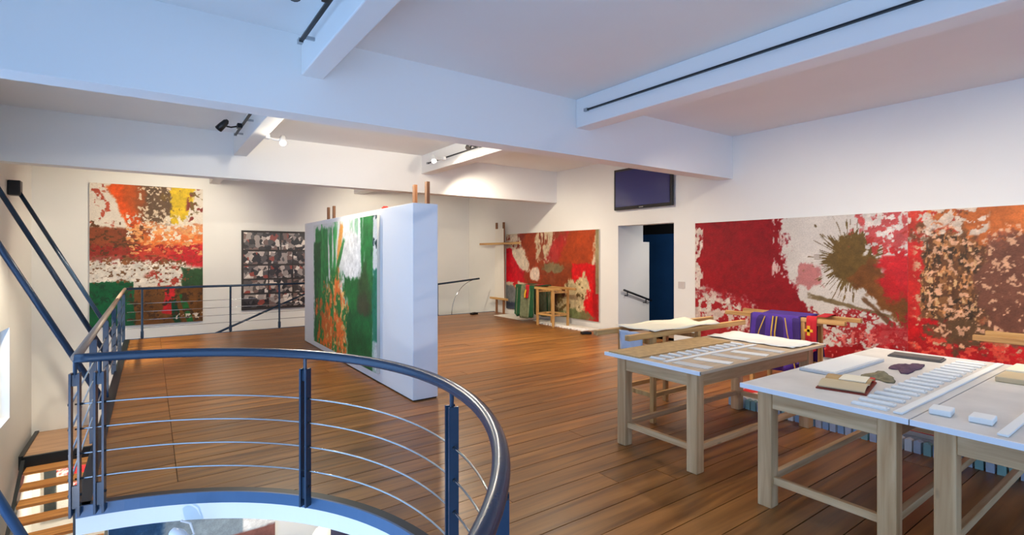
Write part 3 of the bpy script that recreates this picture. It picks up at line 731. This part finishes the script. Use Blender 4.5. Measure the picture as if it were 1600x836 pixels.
def crumple(name, label, cat, loc, rx, ry, rz, h, m, seed):
    b = MB(); rng = random.Random(seed); n, k = 9, 20; rows = []
    ph = [rng.random()*6.28 for _ in range(6)]
    for j in range(n):
        t = j/(n-1); row = []
        for i in range(k):
            a = 2*math.pi*i/k; rr = (1-t)*(1+.28*math.sin(3*a+ph[0])+.16*math.sin(5*a+ph[1]))
            x, y = rx*rr*math.cos(a), ry*rr*math.sin(a)
            z = h*(1-(1-t)**2)*(.72+.28*math.sin(x*60+ph[2])*math.cos(y*70+ph[3]))+.002
            row.append((x, y, z))
        rows.append(row)
    vs = [q for r_ in rows for q in r_]; fs = [(j*k+i, j*k+(i+1) % k, (j+1)*k+(i+1) % k, (j+1)*k+i) for j in range(n-1) for i in range(k)]
    fs.append(tuple(range(k))[::-1])
    o = b.add(vs, fs).build(name, m, smooth=True); o.location = loc; o.rotation_euler = (0, 0, rz); return tag(o, label, cat)
crumple('crumpled_cloth', 'crumpled mossy grey cloth beside the open book', 'cloth', (4.00, 1.37, ZT+.001), .17, .09, .2, .03, 'moss', 4)
crumple('crumpled_cloth', 'crumpled dark purple cloth on the white table', 'cloth', (4.48, 1.36, ZT+.001), .2, .085, .02, .03, 'plum', 9)
t = thing('flat_case', 'dark grey flat case at the far end of the white table', 'case', (4.98, 1.45, ZT+.0005), R(5))
box(-.09, .09, -.17, .17, 0, .012).build('base', 'grey_dark', t, bevel=.003); box(-.08, .08, -.16, .16, .012, .02).build('lid', 'grey_dark', t, bevel=.003)
# table A
o = box(AX0+.02, 4.45, 2.72, 3.05, ZT+.0005, ZT+.010).build('brown_board', 'tan'); tag(o, 'thin tan board lying on the pine table behind the tissue row', 'board')
for i in range(11):
    tissue('a', (3.27+i*.112, 2.62+jit(.005), ZT+.0005), R(90)+jit(.05), f'white folded tissue packet, {ORD[i]} from the near end, on the brown topped table', 'tissue packets on the pine table', .12, .042, .018)
for i in range(5):
    o = box(-.05, .05, -.14, .14, 0, .004).build('paper_sheet', 'paper' if i % 2 else 'paper_grey'); o.location = (3.30+i*.26, 2.33+jit(.01), ZT+.0005); o.rotation_euler = (0, 0, .12+jit(.1))
    tag(o, f'narrow pale paper sheet, {ORD[i]} from the near corner along the brown topped table', 'paper', 'paper sheets along the table edge')
o = box(3.22, 4.5, 2.495, 2.53, ZT+.0005, ZT+.008).build('runner_strip', 'paper'); tag(o, 'narrow white strip beside the tissue row on the pine table', 'paper strip')
# rumpled cloth at the far end of table A
rows = []
for j in range(14):
    row = []
    for i in range(12):
        x = 4.56+.48*i/11; y = 2.20+.84*j/13
        row.append((x, y, ZT+.005+.012*(math.sin(i*1.3+j*.8)*math.cos(j*1.1-i*.4)+1)*.7))
    rows.append(row)
MBc = MB().grid(rows).build('white_cloth', 'linen', smooth=True, solid=.004); tag(MBc, 'rumpled white cloth on the far end of the pine table', 'cloth')

# ------------------------------------------------------------------ wooden stretcher racks
def low_rack(label, L, W, H, hl, hr_, group, m='rack'):
    """legs at the corners of L x W, long rails with handles hl/hr beyond the legs; local x = length"""
    t = thing('stretcher_rack', label, 'rack', (0,0,0), 0, group); s = .045
    for x in (-L/2, L/2):
        for y in (-W/2, W/2): box(x-s/2, x+s/2, y-s/2, y+s/2, .0005, H-.05).build('leg', 'rack', t, bevel=.003)
        box(x-.02, x+.02, -W/2+s/2, W/2-s/2, H-.12, H-.08).build('crossbar', 'rack', t)
        box(x-.018, x+.018, -W/2+s/2, W/2-s/2, .24, .28).build('lower_bar', 'rack', t)
    for y in (-W/2, W/2):
        box(-L/2-hl, L/2+hr_, y-.028, y+.028, H-.05, H).build('carry_rail', 'rack_x', t, bevel=.004)
        box(-L/2+s/2, L/2-s/2, y-.016, y+.016, .24, .28).build('lower_bar', 'rack_x', t)
    return t
def drape(name, x0, x1, W, H, drop, m, seed, parent=None, flare=.06, nx=36, back=None):
    """cloth hanging over the near rail at local y=-W/2 and across to the far rail"""
    rng = random.Random(seed); ph = [rng.random()*6 for _ in range(4)]; rows = []
    prof = [(W/2+.035, H-(drop if back is None else back)), (W/2+.035, H-.15), (W/2+.033, H+.004), (W/2, H+.010), (0, H-.012), (-W/2, H+.010), (-W/2-.033, H+.004)]
    prof += [(-W/2-.036, H-drop*k/10) for k in range(1, 11)]
    for k, (y, z) in enumerate(prof):
        row = []; f = max(0, (H-z)/drop)
        for i in range(nx+1):
            u = i/nx; x = x0+(x1-x0)*u; xm = (x0+x1)/2
            xx = xm+(x-xm)*(1+flare*f*2); zz = z
            if f > .9: zz = z+.10*(abs(u-.5)*2)**2.5*(1 if drop > .4 else .3)
            sgn = -1 if y < 0 else 1
            yy = y+sgn*f*.028*(1+math.sin(u*17+ph[0])+.5*math.sin(u*31+ph[1]))
            row.append((xx, yy, zz))
        rows.append(row)
    return MB().grid(rows).build(name, m, parent, smooth=True, solid=.006)
def strip(parent, name, pts, W, H, m, wd=.03, off=.052):
    """trim band on the front of a drape; pts = (x, drop)"""
    b = MB(); vs = []
    for (x, d) in pts:
        y = -W/2-.036-off*min(1, d/.2)-.008
        vs += [(x-wd/2, y, H-d), (x+wd/2, y, H-d)]
    b.add(vs, [(2*i, 2*i+1, 2*i+3, 2*i+2) for i in range(len(pts)-1)])
    return b.build(name, m, parent, solid=.004)

# rack behind table A with pale sheet
rk = low_rack('pine stretcher rack with a cream sheet on top, behind the pine work table', .70, .40, .86, .36, .85, 'wooden stretcher racks'); rk.location = (4.24, 3.37, 0)
rows = []
for j in range(9):
    rows.append([(3.86+1.05*i/13, 3.12+.50*j/8, .874+.007*math.sin(i*.9+j)+ (.02*math.sin(j*1.2) if i > 10 else 0)) for i in range(14)])
o = MB().grid(rows).build('cream_sheet', 'cream_sheet', smooth=True, solid=.006); tag(o, 'cream sheet spread over the rack behind the pine table', 'sheet')
rows = []
for j in range(8):
    rows.append([(3.808-.012*math.sin(i*1.7+j*.3), 3.22+.30*i/9, .85-.027*j) for i in range(10)])
o = MB().grid(rows).build('hanging_cloth', 'grey_cloth', smooth=True, solid=.005); tag(o, 'pale grey cloth hanging at the left end of the cream sheet rack', 'cloth')

# rack with purple vestment in front of the deep red canvas
rk = low_rack('wooden stretcher rack under a purple vestment before the deep red canvas', .62, .42, .86, .36, .44, 'wooden stretcher racks'); rk.location = (6.42, 3.19, 0); rk.rotation_euler = (0, 0, R(-90))
ve = thing('vestment', 'purple vestment with gold bands hanging on the rack before the red canvas', 'vestment', rk.location, R(-90))
drape('cloth', -.29, .27, .42, .86, .66, 'purple', 3, ve)
drape('lining', -.31, .29, .42, .852, .60, 'purple_dark', 5, ve)
for x in (-.022, .022): strip(ve, 'gold_band', [(x, .01), (x, .2), (x, .4), (x, .6)], .42, .86, 'gold', .016)
for s in (-1, 1): strip(ve, 'gold_band', [(s*.12, .02), (s*.17, .2), (s*.22, .4), (s*.26, .6)], .42, .86, 'gold', .012)
sl = thing('stole', 'red stole with a yellow cross hanging right of the purple vestment', 'stole', rk.location, R(-90))
drape('cloth', .36, .47, .42, .875, .42, 'red_cloth', 8, sl, .0, 8, .08)
for q in ((.40, .43, -.20, -.09), (.37, .46, -.16, -.13)):
    box(q[0], q[1], -.325, -.318, .875+q[2], .875+q[3]).build('cross', 'yellow', sl)
# rack at the right edge
rk = low_rack('wooden stretcher rack at the right edge before the brown and red canvas', .7, .42, .86, .40, .3, 'wooden stretcher racks'); rk.location = (6.38, .62, 0); rk.rotation_euler = (0, 0, R(-90))
# rack with green vestment by the doorway canvas
rk = low_rack('wooden stretcher rack with green vestment before the red and rust canvas', .55, .42, .86, .85, .25, 'wooden stretcher racks'); rk.location = (7.36, 8.80, 0); rk.rotation_euler = (0, 0, R(-90))
rk2 = Vector((7.36, 8.80, 0))
for x in (-.27-.85,):
    pass
ve = thing('vestment', 'green vestment with a red emblem on the rack beside the doorway', 'vestment', rk2, R(-90))
drape('cloth', -1.05, -.36, .42, .87, .76, 'sage_cloth', 13, ve, .02)
drape('side_panel', -1.06, -.84, .425, .874, .74, 'green_cloth', 15, ve, .0, 14)
drape('side_panel', -.52, -.35, .425, .874, .74, 'green_cloth', 17, ve, .0, 10)
drape('emblem', -.66, -.52, .44, .88, .3, 'red_cloth', 19, ve, .0, 8); strip(ve, 'emblem_band', [(-.59, .1), (-.59, .2), (-.59, .28)], .46, .88, 'yellow', .05, .06)

# tall racks
def tall_rack(label, group, shirt=False, wide=(.95, .42)):
    """two uprights 0.35 m apart, long cross bars; local x = width, front -y"""
    t = thing('tall_rack', label, 'rack', (0,0,0), 0, group)
    for x in (-.17, .17):
        u = box(x-.03, x+.03, -.02, .02, .0005, 2.45).build('upright', 'upright', t, bevel=.003)
    for z, w in ((1.88, wide[0]), (.40, wide[1])):
        box(-w, w, -.068, -.026, z-.028, z+.028).build('crossbar', 'rack_x', t, bevel=.003)
    box(-.24, .24, -.09, .02, .0005, .05).build('foot_block', 'upright', t) if not shirt else None
    return t
t = tall_rack('tall two post rack rising behind the near end of the display wall', 'tall two post racks', True, (.22, .22)); t.location = (2.655, 5.63, 0); t.rotation_euler = (0, 0, R(90))
t = tall_rack('tall two post rack rising behind the far end of the display wall', 'tall two post racks', True, (.22, .22)); t.location = (2.655, 9.35, 0); t.rotation_euler = (0, 0, R(90))
t = tall_rack('tall two post rack against the corner wall left of the rust canvas', 'tall two post racks', True); t.location = (7.70, 11.40, 0); t.rotation_euler = (0, 0, R(-90))
ob = thing('white_shirt', 'long white shirt hanging on the tall rack left of the rust canvas', 'shirt', (7.70, 11.40, .3), R(-90))
for (nm, y) in (('front', -.0225), ):
    rows = []
    for j in range(15):
        z = 1.98-1.9*j/14
        rows.append([(-.20-.04*j/14+(.40+.08*j/14)*i/16, y-.0015*(1+math.sin(i*1.1+.2*j)), z) for i in range(17)])
    MB().grid(rows).build(nm, 'linen', ob, smooth=True)
for s in (-1, 1):
    MB().tube([(s*.16, -.024, 1.93), (s*.19, -.024, 1.7), (s*.2, -.024, 1.3)], [.002, .002, .0015], 8).build('sleeve', 'linen', ob, smooth=True)
o = thing('red_cap', 'small red block on top of the display wall', 'block', (2.47, 6.3, PZ+.0005))
box(-.04, .04, -.035, .035, 0, .05).build('block', 'red_box', o, bevel=.012); box(-.025, .025, -.02, .02, .05, .058).build('lid', 'red_cloth', o)

# ------------------------------------------------------------------ floor pieces along the right wall
p = Paint(3.6, .82, (198,40,34), 83, 40)
p.speck((226,214,204), 5, .58); p.speck((230,120,90), 8, .62); p.blob(p.ell(.3, .4, .2, .3), (196,30,34), .5)
fc = canvas('floor_canvas', 'red and white spattered canvas lying on the floor behind the tables', p, (0,0,0), 0)
fc.rotation_euler = (R(-90), 0, R(-90)); fc.location = (5.42, 1.75, .046)
fc.rotation_euler = (0, 0, 0)
fc.matrix_world = Matrix(((0,0,1,5.185),(-1,0,0,1.35),(0,-1,0,.083),(0,0,0,1)))
o = box(5.185, 6.01, -.45, 3.15, .0005, .08).build('low_plinth', 'partition'); tag(o, 'low white plinth on the floor under the spattered canvas', 'plinth')
for i in range(44):
    if 'f' not in _proto:
        _proto['f'] = [MB().box(-.03, .03, -.024, .024, 0, .09).add([(-.03,-.024,.09),(.03,-.024,.09),(.03,.024,.09),(-.03,.024,.09),(-.02,0,.105),(.02,0,.105)], [(0,1,5,4),(1,2,5),(2,3,4,5),(3,0,4)]).build('upright_packet', m_) for m_ in ('paper', 'grey_cloth', 'pale_blue', 'pale_green')]
        o = _proto['f'][0]; k_ = 0
    if i < 4: o = _proto['f'][i]
    else: o = _proto['f'][random.randrange(4)].copy(); COL.objects.link(o)
    o.location = (5.046+jit(.003), .40+i*.062, .0005); o.rotation_euler = (0, 0, jit(.06)); tag(o, 'upright pale packet in the row on the floor before the spattered canvas', 'packet', 'packets in a row on the floor behind the tables')
o = box(7.50, 7.78, 7.75, 9.7, .0005, .012).build('floor_cloth', 'linen'); tag(o, 'white cloth on the floor under the red and rust canvas', 'cloth')
o = box(7.3, 7.78, 9.85, 11.1, .0005, .012).build('floor_cloth', 'linen'); tag(o, 'white cloth on the floor beneath the tall rack with the shirt', 'cloth')
for i in range(16):
    tissue('g', (7.39+jit(.01), 7.80+i*.095, .0005), jit(.06), f'white packet on the floor cloth under the rust canvas, {ORD[i]} from the doorway', 'packets on the floor cloth by the doorway', .2, .05, .03)
def floor_box(label, loc, rz):
    t = thing('floor_box', label, 'box', loc, rz, 'black floor boxes')
    box(-.1, .1, -.06, .06, 0, .05).build('body', 'black', t, bevel=.01); box(-.05, .05, -.02, .02, .05, .058).build('socket', 'steel_dark', t)
floor_box('small black box on the floor below the end of the short handrail', (7.0, 11.6, .0005), .3)
floor_box('small black box on the floor left of the doorway', (7.1, 7.45, .0005), -.4)

# ------------------------------------------------------------------ spot lamps on the beams
def spot(label, x, y, z, side, target, lit=0, size=72, group='track spot lamps', color=WARM, white=False, reach=.2):
    """adapter on a beam face, side arm, head aimed at target; side = -1 left of beam, +1 right"""
    t = thing('spot_lamp', label, 'lamp', (x, y, z), 0, group); hm = 'lamp_white' if white else 'black'
    box(-.03, .03, -.05, .05, -.03, .03).build('adapter', hm, t, bevel=.006)
    h = Vector((side*reach, .0, -.02)); d = (Vector(target)-Vector((x, y, z))-h).normalized()
    MB().tube([(0, 0, 0), (side*reach/2, 0, -.03), h], .011, 8).build('arm', hm, t, smooth=True)
    a = h-d*.07; b_ = h+d*.07
    hd = MB().tube([a-d*.03, a, h, b_], [.016, .036, .044, .048], 16).build('head', hm, t, smooth=True)
    MB().tube([b_+d*.001, b_+d*.006], .042, 16).build('lens', 'lens' if lit else 'grey_dark', hd)
    if lit:
        L = bpy.data.lights.new('bulb', 'SPOT'); L.energy = lit; L.color = color; L.spot_size = R(size); L.spot_blend = .7; L.shadow_soft_size = .05
        o = bpy.data.objects.new('bulb', L); COL.objects.link(o); o.parent = t; o.location = b_+d*.03
        o.rotation_euler = d.to_track_quat('-Z', 'Y').to_euler()
    return t
def track(label, x, y0, y1, z, side):
    t = thing('light_track', label, 'light track', (x, y0, z), 0, 'light tracks on the beams')
    box(min(x, x+side*.03), max(x, x+side*.03), y0, y1, z-.008, z+.008).build('rail', 'steel_dark', t, world=True)
    if x < 2:
        for k in range(3): box(x, x+.07, y0+.1+(y1-y0-.2)*k/2-.012, y0+.1+(y1-y0-.2)*k/2+.012, z-.012, z+.012).build('standoff', 'wire', t, world=True)
    for y in (y0, y1): box(min(x, x+side*.036), max(x, x+side*.036), y-.03, y+.03, z-.018, z+.018).build('end_cap', 'wire', t, world=True)
x1, x2, x3, x4 = XB1[0]-.07, XB1[1], XB2[0], XB2[1]
track('long dark light track on the right ceiling beam', x3, -1.5, 4.55, 3.36, -1)
track('thin light track on the left ceiling beam near the top edge', x1, .5, 4.4, 3.34, -1)
track('thin light track beyond the main beam at left', x1, 6.3, 8.3, 3.32, -1)
track('light track with one lit lamp beyond the main beam at right', x3, 6.6, 8.9, 3.34, -1)
spot('unlit black spot lamp at the top edge on the left beam', x1-.05, 3.5, 3.33, -1, (-.5, 1, 0))
spot('unlit black spot lamp beyond the main beam at left', x1-.05, 7.62, 3.30, -1, (-1.2, 9, 1))
spot('glowing spot lamp on the left beam above the photo grid', x2+.04, 7.7, 3.22, 1, (1.05, 4.6, 0), 190, 150, white=True)
spot('glowing spot lamp on the right track beyond the main beam', x3-.05, 8.2, 3.32, -1, (3.3, 5.6, 0), 220, 150, white=True)
spot('small unlit black spot lamp near the main beam on the right track', x3-.05, 6.95, 3.34, -1, (2, 6, 0))
for i, (y, ty, e) in enumerate(((.3, .2, 95), (1.75, 1.7, 105), (3.5, 3.7, 110))):
    spot(['spot lamp nearest the camera on the far side of the right beam', 'middle spot lamp on the far side of the right beam', 'spot lamp closest to the main beam on the far side of the right beam'][i], x4+.035, y, 3.42, 1, (XR-.7, ty, .6), e, 115, reach=.1)
for i, (y, ty, e) in enumerate(((6.3, 7.0, 170), (8.4, 9.4, 190))):
    spot(['spot lamp above the display wall aimed at the doorway', 'spot lamp above the display wall aimed at the rust canvas'][i], x4+.035, y, 3.42, 1, (XR-.6, ty, .5), e, 110, reach=.1)
spot('spot lamp behind the far beam aimed at the orange and green canvas', XB1[0]-.033, 10.4, 3.25, -1, (0, 13.3, 1.2), 230, 110)
spot('spot lamp behind the far beam aimed at the corner rack', x3-.033, 10.4, 3.25, -1, (5.5, 13.3, 1.2), 230, 110)
spot('spot lamp behind the far beam aimed down at the stairs', -1.0, 9.542, 3.2, 1, (-1.1, 10.9, -2.2), 700, 75, reach=.1)  # extra lamp added out of view so the treads come out brighter
spot('spot lamp high on the right beam aimed down at the tables', x4+.035, 2.6, 3.42, 1, (4.9, 2.2, .7), 70, 130, reach=.1)  # added downlight hidden by the beam, for warmer light on the tables
spot('spot lamp high on the right beam aimed at the table cut off at right', x4+.035, 1.0, 3.42, 1, (4.9, .8, .7), 50, 130, reach=.1)  # second added downlight hidden by the beam, fills the right table
spot('spot lamp beyond the main beam aimed at the floor by the tables', x4+.035, 5.6, 3.42, 1, (4.6, 5.0, 0), 120, 130, reach=.1)  # added fill lamp hidden by the beam, warms the open floor
for i, x in enumerate((2.3, 3.9)):
    spot(['spot lamp behind the main beam aimed along the display wall', 'spot lamp behind the main beam aimed at the open floor'][i], x, 5.06, 3.36, 1, (x+.4, 9.2, 1.6), 150, 125, reach=.1)  # added pair hidden by the main beam, lights the far beam's face
spot('spot lamp on the left wall below the floor aimed at the curved edge', XL+.035, -.7, -1.1, 1, (.6, 3.6, -.1), 260, 60, 'spot lamps under the balcony', (1, .96, .92), reach=.12)  # added off-screen fill lamp that whitens the curved fascia
# downstairs lamps, added out of view to brighten the lower storey
for i, (x, y, e) in enumerate(((1.6, 6.9, 260), (-.9, 12.6, 120), (3.5, 3.5, 200))):
    spot(['spot lamp downstairs aimed at the blue canvas', 'spot lamp downstairs under the stair landing', 'spot lamp downstairs under the tables'][i], x, y, (-.26, -2.2, -.26)[i], 1, (x-.6, y+.7, ZL), e, 140, 'spot lamps under the balcony', reach=.1, white=True)
spot('spot lamp inside the stair shaft beyond the doorway', XR+.6, 5.0, 2.7, 1, (XR+2.2, 6.6, .6), 130, 130, 'spot lamps under the balcony', (1, .95, .9), reach=.1)  # added hidden lamp that lifts the blue wall out of darkness
# small white spot lamp below the floor edge
t = thing('spot_lamp', 'white spot lamp hanging below the curved floor edge', 'lamp', (.16, 3.85, -.12), 0, 'spot lamps under the balcony')
MB().tube([(0, 0, .03), (.05, 0, .0), (.07, -.01, -.07), (.02, -.02, -.10)], .007, 8).build('bracket', 'lamp_white', t)
MB().tube([(-.05, -.03, -.005), (-.02, -.03, -.04), (.01, -.03, -.10), (.02, -.03, -.13)], [.022, .042, .05, .05], 14).build('head', 'lamp_white', t, smooth=True)
# dark bundle downstairs
t = thing('cloth_bundle', 'dark navy bundle beside white fabric, just visible below the balcony', 'bundle', (2.2, 7.3, ZL))
b = MB(); rows = []
for j in range(10):
    a = R(90)*j/9; rows.append([(.24*math.cos(a)*math.cos(2*math.pi*i/20), .2*math.cos(a)*math.sin(2*math.pi*i/20), 1.45+.26*math.sin(a)) for i in range(21)])
b.grid(rows).build('bundle', 'navy', t, smooth=True)
rows = []
for j in range(10):
    a = R(90)*j/9; rows.append([(-.24+.17*math.cos(a)*math.cos(2*math.pi*i/20), .02+.16*math.cos(a)*math.sin(2*math.pi*i/20), 1.45+.27*math.sin(a)) for i in range(21)])
MB().grid(rows).build('white_fabric', 'linen', t, smooth=True)
box(-.45, .35, -.25, .25, 0, 1.45).build('plinth', 'partition', t)
